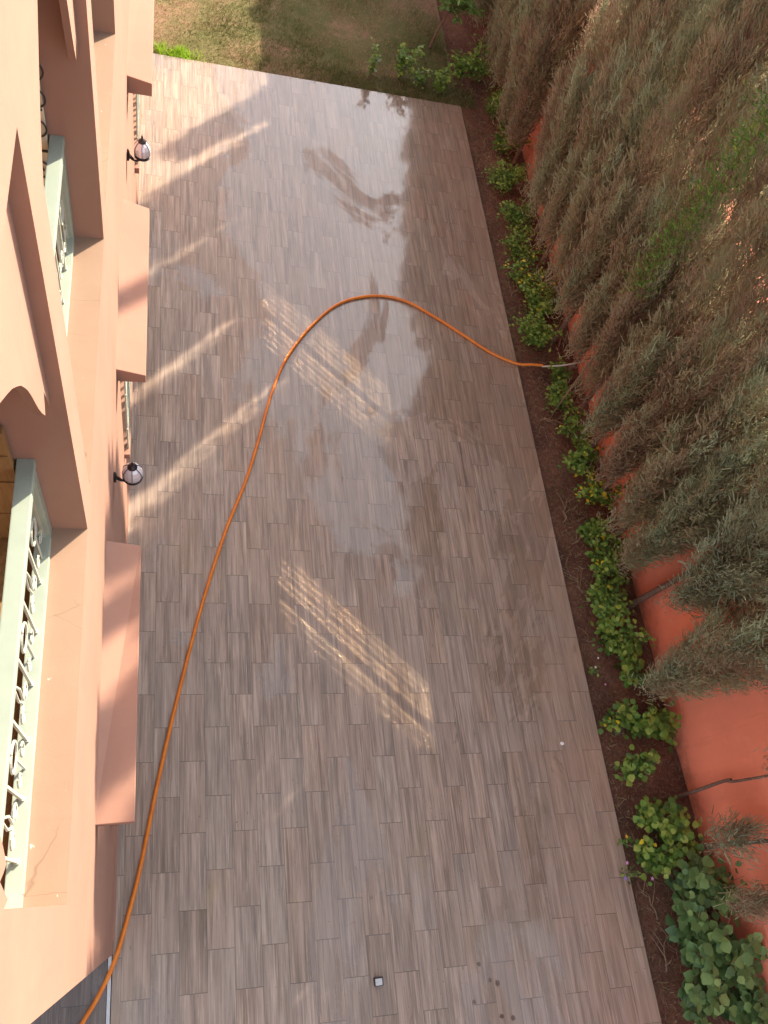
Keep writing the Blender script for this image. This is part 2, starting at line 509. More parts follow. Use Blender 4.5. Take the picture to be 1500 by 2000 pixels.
# ------------------------------------------------------------------ building
B = empty('building', (0, 0, 0))
tag(B, 'salmon plastered villa facade with arched loggia openings, window canopies and sage railings', 'building')
OPEN = [(0.013, 1.383), (1.570, 2.940), (3.126, 4.496)]
GWIN = [(0.50, 1.70), (3.34, 4.54), (6.62, 7.82)]
Z0, Z1 = 3.74, 5.635
WZ0, WZ1 = 0.96, 2.09
YN, YF, WH = -0.30, 13.0, 6.45

def build_wall():
    ys = sorted(set([YN, YF] + [a for o in OPEN + GWIN for a in o]))
    zs = [-0.1, WZ0, WZ1, Z0, Z1, WH]
    f = MB()
    # end edge leans a hair inwards with height
    def yy(y, z): return y + (-0.035 + 0.022 * z if y == YN else 0.0)
    for i in range(len(ys) - 1):
        for j in range(len(zs) - 1):
            yc, zc = (ys[i]+ys[i+1])/2, (zs[j]+zs[j+1])/2
            hole = any(a < yc < b and Z0 < zc < Z1 for a, b in OPEN) or any(a < yc < b and WZ0 < zc < WZ1 for a, b in GWIN)
            if hole: continue
            a, b, c, d = ys[i], ys[i+1], zs[j], zs[j+1]
            f.add([(0, yy(a, c), c), (0, yy(b, c), c), (0, yy(b, d), d), (0, yy(a, d), d)], [(0, 1, 2, 3)])
    DP = -0.183
    for a, b in OPEN:   # reveals
        f.add([(0, b, Z0), (DP, b, Z0), (DP, b, Z1), (0, b, Z1)], [(0, 1, 2, 3)])
        f.add([(0, a, Z0), (0, a, Z1), (DP, a, Z1), (DP, a, Z0)], [(0, 1, 2, 3)])
        f.add([(0, a, Z1), (0, b, Z1), (DP, b, Z1), (DP, a, Z1)], [(0, 1, 2, 3)])
    for a, b in GWIN:
        D = -0.12
        f.add([(0, b, WZ0), (D, b, WZ0), (D, b, WZ1), (0, b, WZ1)], [(0, 1, 2, 3)])
        f.add([(0, a, WZ0), (0, a, WZ1), (D, a, WZ1), (D, a, WZ0)], [(0, 1, 2, 3)])
        f.add([(0, a, WZ1), (0, b, WZ1), (D, b, WZ1), (D, a, WZ1)], [(0, 1, 2, 3)])
        f.add([(0, a, WZ0), (D, a, WZ0), (D, b, WZ0), (0, b, WZ0)], [(0, 1, 2, 3)])
    # building end (away from camera), top and back
    e0, e1 = yy(YN, -0.1), yy(YN, WH)
    f.add([(0, e0, -0.1), (0, e1, WH), (-6, e1, WH), (-6, e0, -0.1)], [(0, 1, 2, 3)])
    f.add([(0, YF, -0.1), (-6, YF, -0.1), (-6, YF, WH), (0, YF, WH)], [(0, 1, 2, 3)])
    f.add([(0, e1, WH), (0, YF, WH), (-6, YF, WH), (-6, e1, WH)], [(0, 1, 2, 3)])
    f.add([(-6, e0, -0.1), (-6, e1, WH), (-6, YF, WH), (-6, YF, -0.1)], [(0, 1, 2, 3)])
    f.build('wall', M_PLASTER, B)
    g = MB()   # loggia interior
    g.add([(-0.183, -0.1, Z0-0.02), (-1.4, -0.1, Z0-0.02), (-1.4, 4.6, Z0-0.02), (-0.183, 4.6, Z0-0.02)], [(0, 3, 2, 1)])
    g.build('loggia_floor', M_WOOD, B)
    g = MB()
    g.add([(-1.4, -0.1, Z0), (-1.4, 4.6, Z0), (-1.4, 4.6, 5.8), (-1.4, -0.1, 5.8)], [(0, 1, 2, 3)])
    g.add([(-0.183, -0.1, 5.8), (-0.183, 4.6, 5.8), (-1.4, 4.6, 5.8), (-1.4, -0.1, 5.8)], [(0, 1, 2, 3)])
    for a, b in OPEN:
        for y, s in ((a, 1), (b, -1)):
            g.add([(-0.183, y, Z0), (-1.4, y, Z0), (-1.4, y, 5.8), (-0.183, y, 5.8)], [(0, 1, 2, 3)])
    g.build('loggia_wall', M_PLASTER, B)
    for a, b in OPEN:
        g = MB(); g.add([(0, a, Z0), (0, b, Z0), (-0.183, b, Z0), (-0.183, a, Z0)], [(0, 1, 2, 3)])
        g.build('ledge', M_LEDGE, B)
    g = MB(); g.box(0.0, 0.012, YN+0.05, YF, 0.0, 0.075)
    g.build('skirting', M_PLASTER, B)
build_wall()

def arch_screen(a, b):
    """thin plaster screen closing the head of the opening, cut to a pointed arch with small cusped feet"""
    yc = (a + b) / 2
    half = [(0.0, 5.50), (0.07, 5.465), (0.14, 5.416), (0.243, 5.325), (0.317, 5.255), (0.36, 5.212), (0.40, 5.163), (0.432, 5.12), (0.457, 5.075), (0.479, 5.03),
            (0.498, 4.98), (0.517, 4.92), (0.536, 4.86), (0.560, 4.80), (0.592, 4.735), (0.612, 4.765), (0.630, 4.80), (0.648, 4.735), (0.664, 4.675), (0.685, 4.72)]
    prof = [(yc - d, z) for d, z in reversed(half)] + [(yc + d, z) for d, z in half[1:]]
    xf, xb = -0.042, -0.068
    f = MB()
    vs_, fs_ = [], []
    for y, z in prof:
        vs_ += [(xf, y, z), (xf, y, Z1), (xb, y, z), (xb, y, Z1)]
    for k in range(len(prof) - 1):
        i = k*4; j = i+4
        fs_ += [(i, j, j+1, i+1), (i+2, i+3, j+3, j+2), (i, i+2, j+2, j)]
    f.add(vs_, fs_)
    f.build('arch_screen', M_PLASTER, B)

def spiral(cy, cz, r0, r1, a0, turns, x, n=22):
    return [(x, cy + (r0+(r1-r0)*t/n)*math.cos(a0+turns*2*math.pi*t/n), cz + (r0+(r1-r0)*t/n)*math.sin(a0+turns*2*math.pi*t/n)) for t in range(n+1)]

def railing(a, b):
    r = empty('railing', (0, 0, 0), 0, B)
    m = MB(); m.box(-0.185, -0.128, a, b, 4.27, 4.31, 0.004); m.build('top_rail', M_SAGE, r)
    m = MB(); m.box(-0.190, -0.132, a+0.045, b-0.045, Z0, Z0+0.03, 0.003); m.build('bottom_rail', M_SAGE, r)
    for y0, y1 in ((a, a+0.045), (b-0.045, b)):
        m = MB(); m.box(-0.188, -0.134, y0, y1, Z0, 4.27, 0.002); m.build('stile', M_SAGE, r)
    ys = [a + 0.146 + 0.197*k for k in range(7)]
    xb = -0.160
    for k, y in enumerate(ys):
        m = MB()
        m.box(xb-0.005, xb+0.005, y-0.005, y+0.005, Z0+0.03, 4.27)
        m.box(xb-0.009, xb+0.009, y-0.009, y+0.009, Z0+0.03, Z0+0.042)
        m.build('baluster', M_IRON, r)
    def sp(cy, cz, r0, r1, a0, a1, n=18):
        return [(xb + 0.002, cy + (r0+(r1-r0)*t/n)*math.cos(a0+(a1-a0)*t/n), cz + (r0+(r1-r0)*t/n)*math.sin(a0+(a1-a0)*t/n)) for t in range(n+1)]
    for k in range(6):
        y = ys[k] + 0.0985
        m = MB()
        if k % 2 == 0:
            for s_ in (1, -1):
                m.tube(sp(y + s_*0.040, 3.90, 0.008, 0.038, 0.5 if s_ > 0 else math.pi-0.5, (0.5+8.2) if s_ > 0 else math.pi-0.5-8.2), 0.005, 5)
                m.tube(sp(y + s_*0.040, 4.15, 0.008, 0.038, -0.5 if s_ > 0 else math.pi+0.5, (-0.5-8.2) if s_ > 0 else math.pi+0.5+8.2), 0.005, 5)
                m.tube([(xb+0.002, y + s_*0.006, 3.93), (xb+0.002, y + s_*0.020, 4.02), (xb+0.002, y + s_*0.006, 4.12)], 0.005, 5)
        else:
            m.tube(sp(y, 4.02, 0.050, 0.050, 0, 2*math.pi, 24), 0.005, 5)
            for s_ in (1, -1):
                for cz_ in (3.86, 4.19):
                    m.tube(sp(y + s_*0.045, cz_, 0.006, 0.034, 0.3 if s_ > 0 else math.pi-0.3, 7.6 if s_ > 0 else math.pi-7.6), 0.0045, 5)
            m.tube([(xb+0.002, y, Z0+0.03), (xb+0.002, y, 3.97)], 0.005, 5)
            m.tube([(xb+0.002, y, 4.07), (xb+0.002, y, 4.27)], 0.005, 5)
        m.build('scroll', M_IRON, r)

def canopy(y0, y1, nr, no, fr, fo, zb_):
    # slab whose top falls a little outwards for drainage
    m = MB()
    v = [(-0.01, y0, zb_), (0.183, y0, zb_), (0.183, y1, zb_), (-0.01, y1, zb_), (-0.01, y0, nr), (0.183, y0, no), (0.183, y1, fo), (-0.01, y1, fr)]
    m.add(v, [(0,3,2,1),(4,5,6,7),(0,1,5,4),(1,2,6,5),(2,3,7,6),(3,0,4,7)])
    o = m.build('canopy', M_PLASTER, B)
    b = o.modifiers.new('bevel', 'BEVEL'); b.width = 0.004; b.segments = 2; b.limit_method = 'ANGLE'

def ground_window(a, b, seed):
    w = empty('window', (0, 0, 0), 0, B)
    m = MB()
    x0, x1 = -0.115, -0.075
    t = 0.05
    m.box(x0, x1, a, b, WZ0, WZ0+t); m.box(x0, x1, a, b, WZ1-t, WZ1)
    m.box(x0, x1, a, a+t, WZ0+t, WZ1-t); m.box(x0, x1, b-t, b, WZ0+t, WZ1-t)
    yc = (a+b)/2
    m.box(x0, x1, yc-0.03, yc+0.03, WZ0+t, WZ1-t)
    m.build('window_frame', M_SAGE, w)
    m = MB()
    for s in ((a+t, yc-0.03), (yc+0.03, b-t)):
        m.add([(-0.095, s[0], WZ0+t), (-0.095, s[1], WZ0+t), (-0.095, s[1], WZ1-t), (-0.095, s[0], WZ1-t)], [(0, 1, 2, 3)])
    m.build('pane', M_GLASS, w)
    # flat iron grille standing a little proud of the wall
    m = MB()
    gx = 0.03
    k = 0
    y = a + 0.06
    while y < b - 0.04:
        hw_ = 0.011 if k % 5 else 0.028
        m.box(gx-0.006, gx+0.006, y-hw_, y+hw_, WZ0-0.02, WZ1-0.03)
        y += 0.088; k += 1
    for z in (WZ0-0.02, WZ0+0.3, WZ1-0.35, WZ1-0.045):
        m.box(gx-0.004, gx+0.008, a+0.02, b-0.02, z, z+0.014)
    m.build('window_grille', M_IRON, w)
    m = MB(); m.box(-0.07, 0.045, a-0.03, b+0.03, WZ0-0.07, WZ0-0.002, 0.004); m.build('sill', M_PLASTER, w)

for a, b in OPEN:
    arch_screen(a, b)
    railing(a, b)
for c_ in ((0.354, 1.827, 2.50, 2.50, 2.60, 2.53, 2.40), (3.113, 4.48, 2.42, 2.365, 2.547, 2.486, 2.285),
           (5.645, 7.95, 2.65, 2.61, 2.65, 2.60, 2.50)):
    canopy(*c_)
for i, (a, b) in enumerate(GWIN):
    ground_window(a, b, i)
# folded shutters standing behind the railing
m = MB(); m.box(-0.66, -0.192, 1.345, 1.372, 3.73, 4.53, 0.003)
for z in (3.95, 4.20, 4.38):
    m.box(-0.655, -0.197, 1.340, 1.3452, z, z+0.012)
m.build('wooden_shutter', M_WOOD, B)
sh = MB(); sh.box(-0.60, -0.192, 2.905, 2.928, 3.73, 5.0, 0.003)
sho = sh.build('cream_shutter', M_CREAM, B)
m = MB()
for z in (4.25, 4.45, 4.75):
    m.box(-0.60, -0.195, 2.897, 2.904, z, z+0.007)
for cz, cx in ((4.36, -0.225), (4.50, -0.215), (4.15, -0.23), (4.02, -0.22), (4.62, -0.21)):
    pts = [(cx + (0.008+0.05*t/26)*math.cos(t*0.42), 2.898, cz + (0.008+0.06*t/26)*math.sin(t*0.42)) for t in range(27)]
    m.tube(pts, 0.004, 5)
m.build('shutter_ironwork', M_BLACKIRON, sho)

# threshold strip at the building corner
m = MB(); m.box(-0.030, -0.006, -4.0, -0.345, -0.09, 0.006)
o = m.build('threshold_strip', M_STRIP); tag(o, 'pale thin metal strip dividing shade darkened paving from wood look terrace at the house corner', 'edging strip')

# ------------------------------------------------------------------ wall lamps
def wall_lamp(y, z, label):
    t = empty('wall_lamp', (0, y, z))
    tag(t, label, 'wall lamp', 'lantern lamps on the facade')
    m = MB()
    m.lathe([(0.0, -0.055), (0.018, -0.05), (0.028, -0.03), (0.030, 0.0), (0.024, 0.035), (0.010, 0.055), (0.0, 0.058)], (0.0, 0, 0), 12)
    # squash the plate against the wall
    m.v = [(max(0.001, v[0]*0.55 + 0.008), v[1], v[2]) for v in m.v]
    m.build('back_plate', M_DARK, t, True)
    gx = 0.125
    t.scale = (0.92, 0.92, 0.95)
    m = MB()
    m.tube(catmull([(0.012, 0, -0.01), (0.05, 0, -0.045), (0.09, 0, -0.045), (gx, 0, -0.012)], 6), 0.009, 8)
    m.tube(catmull([(0.012, 0, 0.02), (0.035, 0, -0.01), (0.055, 0, -0.035)], 5), 0.005, 6)
    m.build('arm', M_DARK, t, True)
    m = MB()
    m.lathe([(0.0, -0.035), (0.008, -0.03), (0.012, -0.012), (0.05, -0.006), (0.066, 0.004), (0.068, 0.012), (0.060, 0.012), (0.0, 0.010)], (gx, 0, 0), 20)
    m.build('lamp_base', M_DARK, t, True)
    prof = [(0.050, 0.012), (0.066, 0.035), (0.071, 0.065), (0.066, 0.095), (0.050, 0.125), (0.026, 0.150)]
    m = MB(); m.lathe(prof, (gx, 0, 0), 16)
    m.build('lamp_glass', M_LAMPGLASS, t)
    m = MB()
    for k in range(6):
        a = 2*math.pi*(k+0.5)/6
        m.tube([(gx + (r+0.002)*math.cos(a), (r+0.002)*math.sin(a), zz) for r, zz in prof], 0.0024, 5)
    m.build('lamp_cage', M_DARK, t)
    m = MB()
    m.lathe([(0.034, 0.145), (0.030, 0.158), (0.014, 0.168), (0.007, 0.182), (0.010, 0.19), (0.004, 0.205), (0.0, 0.225)], (gx, 0, 0), 12)
    m.build('lamp_cap', M_DARK, t, True)
    return t
wall_lamp(2.44, 2.20, 'dark caged glass lantern on the salmon wall, the nearer of the two lamps')
wall_lamp(5.30, 2.22, 'dark caged glass lantern on the salmon wall, the farther one nearer the lawn')

# ------------------------------------------------------------------ boundary wall
m = MB(); m.box(5.20, 5.38, -5.0, 17.0, -0.14, 2.64)
o = m.build('boundary_wall', M_REDWALL); tag(o, 'terracotta red painted garden boundary wall behind the conifers', 'wall')

# ------------------------------------------------------------------ hose
HP = [(-0.62,-1.45),(-0.40,-1.08),(-0.189,-0.739),(-0.094,-0.598),(0.012,-0.389),(0.1,-0.101),(0.184,0.24),(0.308,0.868),(0.466,1.561),(0.665,2.333),(0.884,3.038),(1.094,3.589),(1.238,4.06),(1.394,4.625),(1.582,5.099),(1.897,5.578),(2.249,5.929),(2.662,6.082),(3.035,6.049),(3.391,5.843),(3.711,5.611),(4.031,5.38),(4.337,5.25),(4.50,5.228),(4.636,5.207)]
H = empty('garden_hose', (0, 0, 0))
tag(H, 'long orange garden hose curving over the wet terrace into the flower bed', 'hose')
pts = catmull([(x, y, 0.019 if x < 4.33 else 0.019 + 0.20*(x-4.33)) for x, y in HP], 8)
m = MB(); m.tube(pts, 0.0158, 10); m.build('hose_tube', M_HOSE, H, True)
m = MB(); pp = catmull([(4.62, 5.19, 0.079), (4.71, 5.14, 0.17), (4.80, 5.10, 0.25), (4.95, 5.10, 0.32), (5.07, 5.13, 0.36)], 6)
m.tube(pp, 0.0095, 8); m.build('spray_wand', M_WAND, H, True)
m = MB(); m.tube([(5.07, 5.13, 0.36), (5.11, 5.14, 0.375)], 0.012, 8); m.build('nozzle', M_DARK, H, True)

# ------------------------------------------------------------------ small grey block on the paving
t = MB(); t.box(1.930, 1.998, -0.800, -0.740, 0.0, 0.045, 0.006)
blk = empty('floor_socket', (0, 0, 0)); tag(blk, 'small square grey metal box sitting on the wood look tiles', 'box')
t.build('housing', M_DARK, blk)
t = MB(); t.box(1.934, 1.988, -0.794, -0.748, 0.0452, 0.052, 0.003); t.build('lid', M_STRIP, blk)

# ------------------------------------------------------------------ plants: generators
def nrm(a): return a / (np.linalg.norm(a, axis=-1, keepdims=True) + 1e-9)

def sticks(P, D, L, W, tint, r_):
    """thin flat twiglets: one narrow quad each"""
    n = len(P)
    side = nrm(np.cross(D, r_.normal(size=(n, 3))))
    a = P - side * W[:, None] * 0.5
    b = P + side * W[:, None] * 0.5
    c = P + D * L[:, None] + side * W[:, None] * 0.22
    d = P + D * L[:, None] - side * W[:, None] * 0.22
    V = np.stack([a, b, c, d], 1).reshape(-1, 3)
    F = np.arange(n * 4).reshape(n, 4)
    return V, F, tint

def conifer_crown(name, seed, top, zb, rad, nb, per, mat, xcut=0.14, zwall=2.62, taper=1.0, upz=99.0, upf=0.5):
    r_ = np.random.default_rng(seed)
    h0 = zb + (top - zb) * r_.random(nb) ** 1.05 * 0.97
    th = r_.random(nb) * 2 * np.pi
    f = (h0 - zb) / (top - zb)
    prof = rad * np.clip(1.0 - f ** 2.2, 0.10, 1) ** taper * (0.30 + 0.70 * np.clip(f * 4.2, 0, 1)) * np.where(h0 > upz, upf, 1.0)
    lump = 0.72 + 0.5 * r_.random(nb)
    rr = prof * lump
    rise = 0.45 + 0.55 * r_.random(nb)
    btint = np.clip(0.50 + 0.27 * r_.normal(size=nb), 0, 1)
    t = r_.random((nb, per)) ** 0.62                      # along the branch
    ox = np.cos(th)[:, None]; oy = np.sin(th)[:, None]
    spread = 0.020 + 0.065 * np.clip(1.15 - t, 0, 1)
    cx = ox * rr[:, None] * (t ** 0.8)
    cy = oy * rr[:, None] * (t ** 0.8)
    cz = h0[:, None] + rise[:, None] * t ** 1.35
    J = r_.normal(size=(nb, per, 3)) * spread[..., None] * np.array([0.75, 0.75, 0.8])
    P = np.stack([cx - 0.16 * np.clip((2.9 - cz), 0, 1), cy, cz], -1) + J
    D = np.stack([ox * 0.45 + 0 * t, oy * 0.45 + 0 * t, 0.85 + 0 * t], -1) + r_.normal(size=(nb, per, 3)) * 0.33
    D = nrm(D)
    L = 0.035 + 0.085 * r_.random((nb, per)) ** 1.5
    W = 0.005 + 0.007 * r_.random((nb, per))
    T = np.clip(btint[:, None] + 0.13 * r_.normal(size=(nb, per)) + 0.18 * (t - 0.6), 0, 1)
    P = P.reshape(-1, 3); D = D.reshape(-1, 3); L = L.ravel(); W = W.ravel(); T = T.ravel()
    keep = ~((P[:, 0] + D[:, 0] * L > xcut) & (P[:, 2] < zwall))
    keep &= P[:, 2] < top + 0.25
    V, F, T = sticks(P[keep], D[keep], L[keep], W[keep], T[keep], r_)
    return np_mesh(name, V, F, mat, T)

def trunk_mesh(name, pts, r0, r1, branches=(), seg=8):
    m = MB()
    P = catmull(pts, 6)
    n = len(P)
    m.tube(P, [r0 + (r1 - r0) * i / (n - 1) for i in range(n)], seg)
    for bp, br in branches:
        Q = catmull(bp, 4)
        m.tube(Q, [br * (1 - 0.7 * i / (len(Q) - 1)) for i in range(len(Q))], 5)
    me = bpy.data.meshes.new(name)
    me.from_pydata(m.v, [], m.f); me.materials.append(M_TRUNK)
    me.polygons.foreach_set('use_smooth', [True] * len(me.polygons)); me.update()
    return me

CR = [conifer_crown('crown', 100 + i, 5.0, 0.30, 0.40, 270, 170, M_CONIFER, taper=0.8, upz=2.6, upf=0.85) for i in range(3)]
CS = [conifer_crown('crown', 140 + i, 4.3, 0.30, 0.40, 270, 170, M_CONIFER, taper=0.35, upz=2.3, upf=0.62) for i in range(2)]
TR = []
for i in range(4):
    rr_ = random.Random(50 + i)
    br = []
    for k in range(14):
        z = 0.3 + k * 0.3; a = rr_.uniform(0, 6.28); q = rr_.uniform(0.2, 0.34)
        br.append(([(0, 0, z), (-abs(q*math.cos(a))*0.5, q*math.sin(a)*0.5, z+0.1), (-abs(q*math.cos(a)), q*math.sin(a), z+0.35)], 0.012))
    TR.append(trunk_mesh('trunk', [(0, 0, -0.1), (-0.02, 0.02, 1.2), (-0.03, -0.02, 2.6), (0, 0, 4.7)], 0.032, 0.008, br))

ORD = ['first', 'second', 'third', 'fourth', 'fifth', 'sixth', 'seventh', 'eighth', 'ninth', 'tenth', 'eleventh', 'twelfth', 'thirteenth',
       'fourteenth', 'fifteenth', 'sixteenth', 'seventeenth', 'eighteenth', 'nineteenth', 'twentieth', 'twenty-first', 'twenty-second',
       'twenty-third', 'twenty-fourth', 'twenty-fifth', 'twenty-sixth', 'twenty-seventh', 'twenty-eighth', 'twenty-ninth', 'thirtieth']

# y position, height factor of a 5 m crown, variant
HEDGE = [(2.95, 1.16, 'd', 1), (3.5, 1.20, 'd', 1), (4.05, 1.12, 'd', 1), (4.6, 1.20, 'd', 1), (5.15, 1.14, 'd', 1), (5.7, 1.20, 'd', 1), (6.25, 1.14, 'd', 1), (6.8, 1.20, 'd', 1),
         (7.3, 1.16, 'd', 1), (7.68, 1.08, 'd', 0.9), (8.74, 0.93, 's', 0.85), (9.14, 0.93, 's', 0.85), (9.97, 1.0, 's', 0.85), (10.35, 1.02, 's', 0.9), (10.70, 0.98, 's', 0.85),
         (11.38, 0.90, 's', 0.85), (11.93, 0.86, 's', 0.58), (12.60, 0.74, 's', 0.5), (13.25, 0.54, 's', 1), (13.9, 0.52, 's', 1), (14.5, 0.56, 's', 1), (15.2, 0.52, 's', 1)]
N_H = len(HEDGE)
for i, (y, hs, v, wd) in enumerate(HEDGE):
    t = empty('conifer_tree', (4.98 + random.uniform(-0.04, 0.04), y, -0.06), random.uniform(-0.25, 0.25))
    s = random.uniform(0.97, 1.03)
    t.scale = (s, s * wd, hs)
    k = N_H - 1 - i
    tag(t, f'tall feathery brown green conifer, {ORD[k]} in the hedge counting from the lawn end', 'conifer', 'conifer hedge along the red wall')
    link_mesh('crown', CR[i % 3] if v == 'd' else CS[i % 2], t)
    link_mesh('trunk', TR[i % 4], t)

for p_, wd, hs in ((1.35, 0.42, 1.60), (2.25, 0.30, 1.62), (3.62, 0.14, 1.58)):  # unseen trees added to cast narrow shadow stripes on the facade
    t = empty('conifer_tree', (6.3, p_ + 6.3 * math.tan(SUN_AZ), -0.12))
    t.scale = (0.5, wd, hs)
    tag(t, 'slender tall unseen conifer added beyond the red wall to stripe the facade with shadow', 'conifer', 'unseen shadow casting conifers beyond the red wall')
    link_mesh('crown', CS[0], t); link_mesh('trunk', TR[0], t)

# nearer trees whose bare trunks show against the red wall
def near_tree(label, base, pts, r0, r1, crown_args, mat, rz=0):
    t = empty('conifer_tree', base, rz)
    tag(t, label, 'conifer', 'conifers with bare trunks near the camera')
    br = []
    link_mesh('trunk', trunk_mesh('trunk', pts, r0, r1, crown_args.pop('branches', ())), t)
    if crown_args:
        loc = crown_args.pop('at')
        c = link_mesh('crown', conifer_crown('crown', crown_args['seed'], crown_args['top'], crown_args['zb'], crown_args['rad'], crown_args['nb'], crown_args['per'], mat, crown_args.get('xcut', 0.14), crown_args.get('zwall', 2.62), crown_args.get('taper', 0.8)), t)
        c.location = loc
    return t

near_tree('conifer with thick slanting bare trunk and grey green sunlit crown', (5.08, 2.25, -0.06),
          [(0, 0, -0.05), (0.03, 0.0, 0.5), (0.02, -0.02, 1.0), (-0.1, -0.05, 1.8), (-0.1, 0, 6.0)], 0.040, 0.012,
          dict(seed=301, top=6.0, zb=1.0, rad=0.56, nb=330, per=150, at=(-0.10, -0.32, 0)), M_SAGECON)
near_tree('short dense brown conifer squeezed between the hedge end and the slanting trunk', (5.02, 2.62, -0.06),
          [(0, 0, -0.05), (0.0, 0.02, 0.6), (-0.05, 0.0, 1.4), (-0.05, 0, 3.6)], 0.026, 0.010,
          dict(seed=307, top=4.6, zb=0.30, rad=0.36, nb=200, per=160, at=(-0.02, -0.06, 0)), M_CONIFER)
near_tree('low bushy brown conifer reaching nearly to the ground beside the slanting trunk', (5.05, 1.30, -0.06),
          [(0, 0, -0.05), (0.0, 0.02, 0.6), (-0.05, 0.0, 1.4), (-0.05, 0, 5.6)], 0.030, 0.010,
          dict(seed=302, top=5.8, zb=0.22, rad=0.46, nb=260, per=150, at=(-0.02, 0.02, 0)), M_CONIFER)
near_tree('conifer with thin curved bare trunk crossing the open red wall', (5.08, 0.33, -0.06),
          [(0, 0, -0.05), (0.02, 0.03, 0.35), (0.03, 0.06, 0.75), (0.02, 0.03, 1.2), (0.0, 0.0, 5.4)], 0.020, 0.008,
          dict(seed=303, top=5.6, zb=1.45, rad=0.42, nb=190, per=150, at=(0, 0.05, 0)), M_CONIFER)
ta = near_tree('conifer with short straight trunk and small tuft below the open red wall', (5.06, -0.12, -0.06),
          [(0, 0, -0.05), (0.0, 0.0, 0.5), (0.0, 0.0, 1.2), (0.0, 0.0, 5.2)], 0.030, 0.008,
          dict(seed=304, top=5.5, zb=1.35, rad=0.34, nb=150, per=150, at=(0.02, 0.0, 0)), M_SAGECON)
c = link_mesh('low_branch', conifer_crown('low_branch', 314, 0.82, 0.50, 0.17, 24, 80, M_SAGECON, xcut=0.12), ta); c.location = (0, 0.06, 0)
tb = near_tree('nearest conifer with straight trunk beside the round leaved shrub', (5.04, -0.58, -0.06),
          [(0, 0, -0.05), (0.0, 0.0, 0.5), (0.0, 0.0, 1.2), (0.0, 0.0, 5.2)], 0.026, 0.008,
          dict(seed=305, top=5.5, zb=1.35, rad=0.34, nb=150, per=150, at=(0.03, 0.0, 0)), M_CONIFER)
c = link_mesh('low_branch', conifer_crown('low_branch', 315, 0.80, 0.62, 0.10, 30, 90, M_CONIFER, xcut=0.12), tb); c.location = (0, 0.03, 0)

def leaves(P, D, U, L, W, tint):
    """pointed oval leaves with a folded midrib: 8 triangles each"""
    n = len(P)
    D = nrm(D); S = nrm(np.cross(D, U)); Nn = np.cross(S, D)
    def pt(u, v, w): return P + D * (L * u)[:, None] + S * (W * v)[:, None] + Nn * (L * w)[:, None]
    one = np.ones(n)
    V = np.stack([pt(0*one, 0, 0), pt(0.33*one, 0, 0.015), pt(0.68*one, 0, 0.0), pt(1.0*one, 0, -0.12),
                  pt(0.28*one, 0.5, 0.09), pt(0.66*one, 0.44, 0.06), pt(0.28*one, -0.5, 0.09), pt(0.66*one, -0.44, 0.06)], 1).reshape(-1, 3)
    base = (np.arange(n) * 8)[:, None, None]
    tri = np.array([(0, 1, 4), (4, 1, 2), (4, 2, 5), (5, 2, 3), (0, 6, 1), (6, 2, 1), (6, 7, 2), (7, 3, 2)])[None]
    F = (base + tri).reshape(-1, 3)
    return V, F, np.repeat(tint, 8)

def shrub(name, x, y, h, rad, nleaf, lsize, mat, label, cat='shrub', group='leafy shrubs along the flower bed', yellow=0.0, roundl=False, nst=6, z0=-0.05, seed=0, tbase=0.5):
    r_ = np.random.default_rng(seed)
    t = empty(name, (x, y, z0))
    tag(t, label, cat, group)
    m = MB()
    Ps, Ds = [], []
    for k in range(nst):
        a = r_.random() * 6.28; q = rad * (0.35 + 0.65 * r_.random()); hh = h * (0.55 + 0.45 * r_.random())
        pts = catmull([(0.02*math.cos(a), 0.02*math.sin(a), 0), (q*0.35*math.cos(a), q*0.35*math.sin(a), hh*0.5), (q*math.cos(a+0.2), q*math.sin(a+0.2), hh)], 5)
        m.tube(pts, [0.006 - 0.004*i/(len(pts)-1) for i in range(len(pts))], 5)
        for s in range(nleaf // nst):
            u = 0.25 + 0.75 * r_.random() ** 0.7
            b = pts[min(int(u * (len(pts)-1)), len(pts)-1)]
            Ps.append((b[0] + r_.normal()*rad*0.16, b[1] + r_.normal()*rad*0.16, b[2] + r_.normal()*0.03))
            w = r_.random() * 6.28
            Ds.append((math.cos(w), math.sin(w), r_.uniform(-0.25, 0.55)))
    P = np.array(Ps); D = np.array(Ds); n = len(P)
    U = np.stack([r_.normal(size=n)*0.35, r_.normal(size=n)*0.35, np.ones(n)], 1)
    L = lsize * (0.55 + 0.6 * r_.random(n)); W = L * (0.95 if roundl else 0.62)
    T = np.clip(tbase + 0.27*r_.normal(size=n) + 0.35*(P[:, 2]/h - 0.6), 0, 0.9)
    if yellow: T[r_.random(n) < yellow] = 1.0
    V, F, T = leaves(P, D, U, L, W, T)
    link_mesh('foliage', np_mesh('foliage', V, F, mat, T), t)
    m.build('stem', M_STEM, t)
    return t

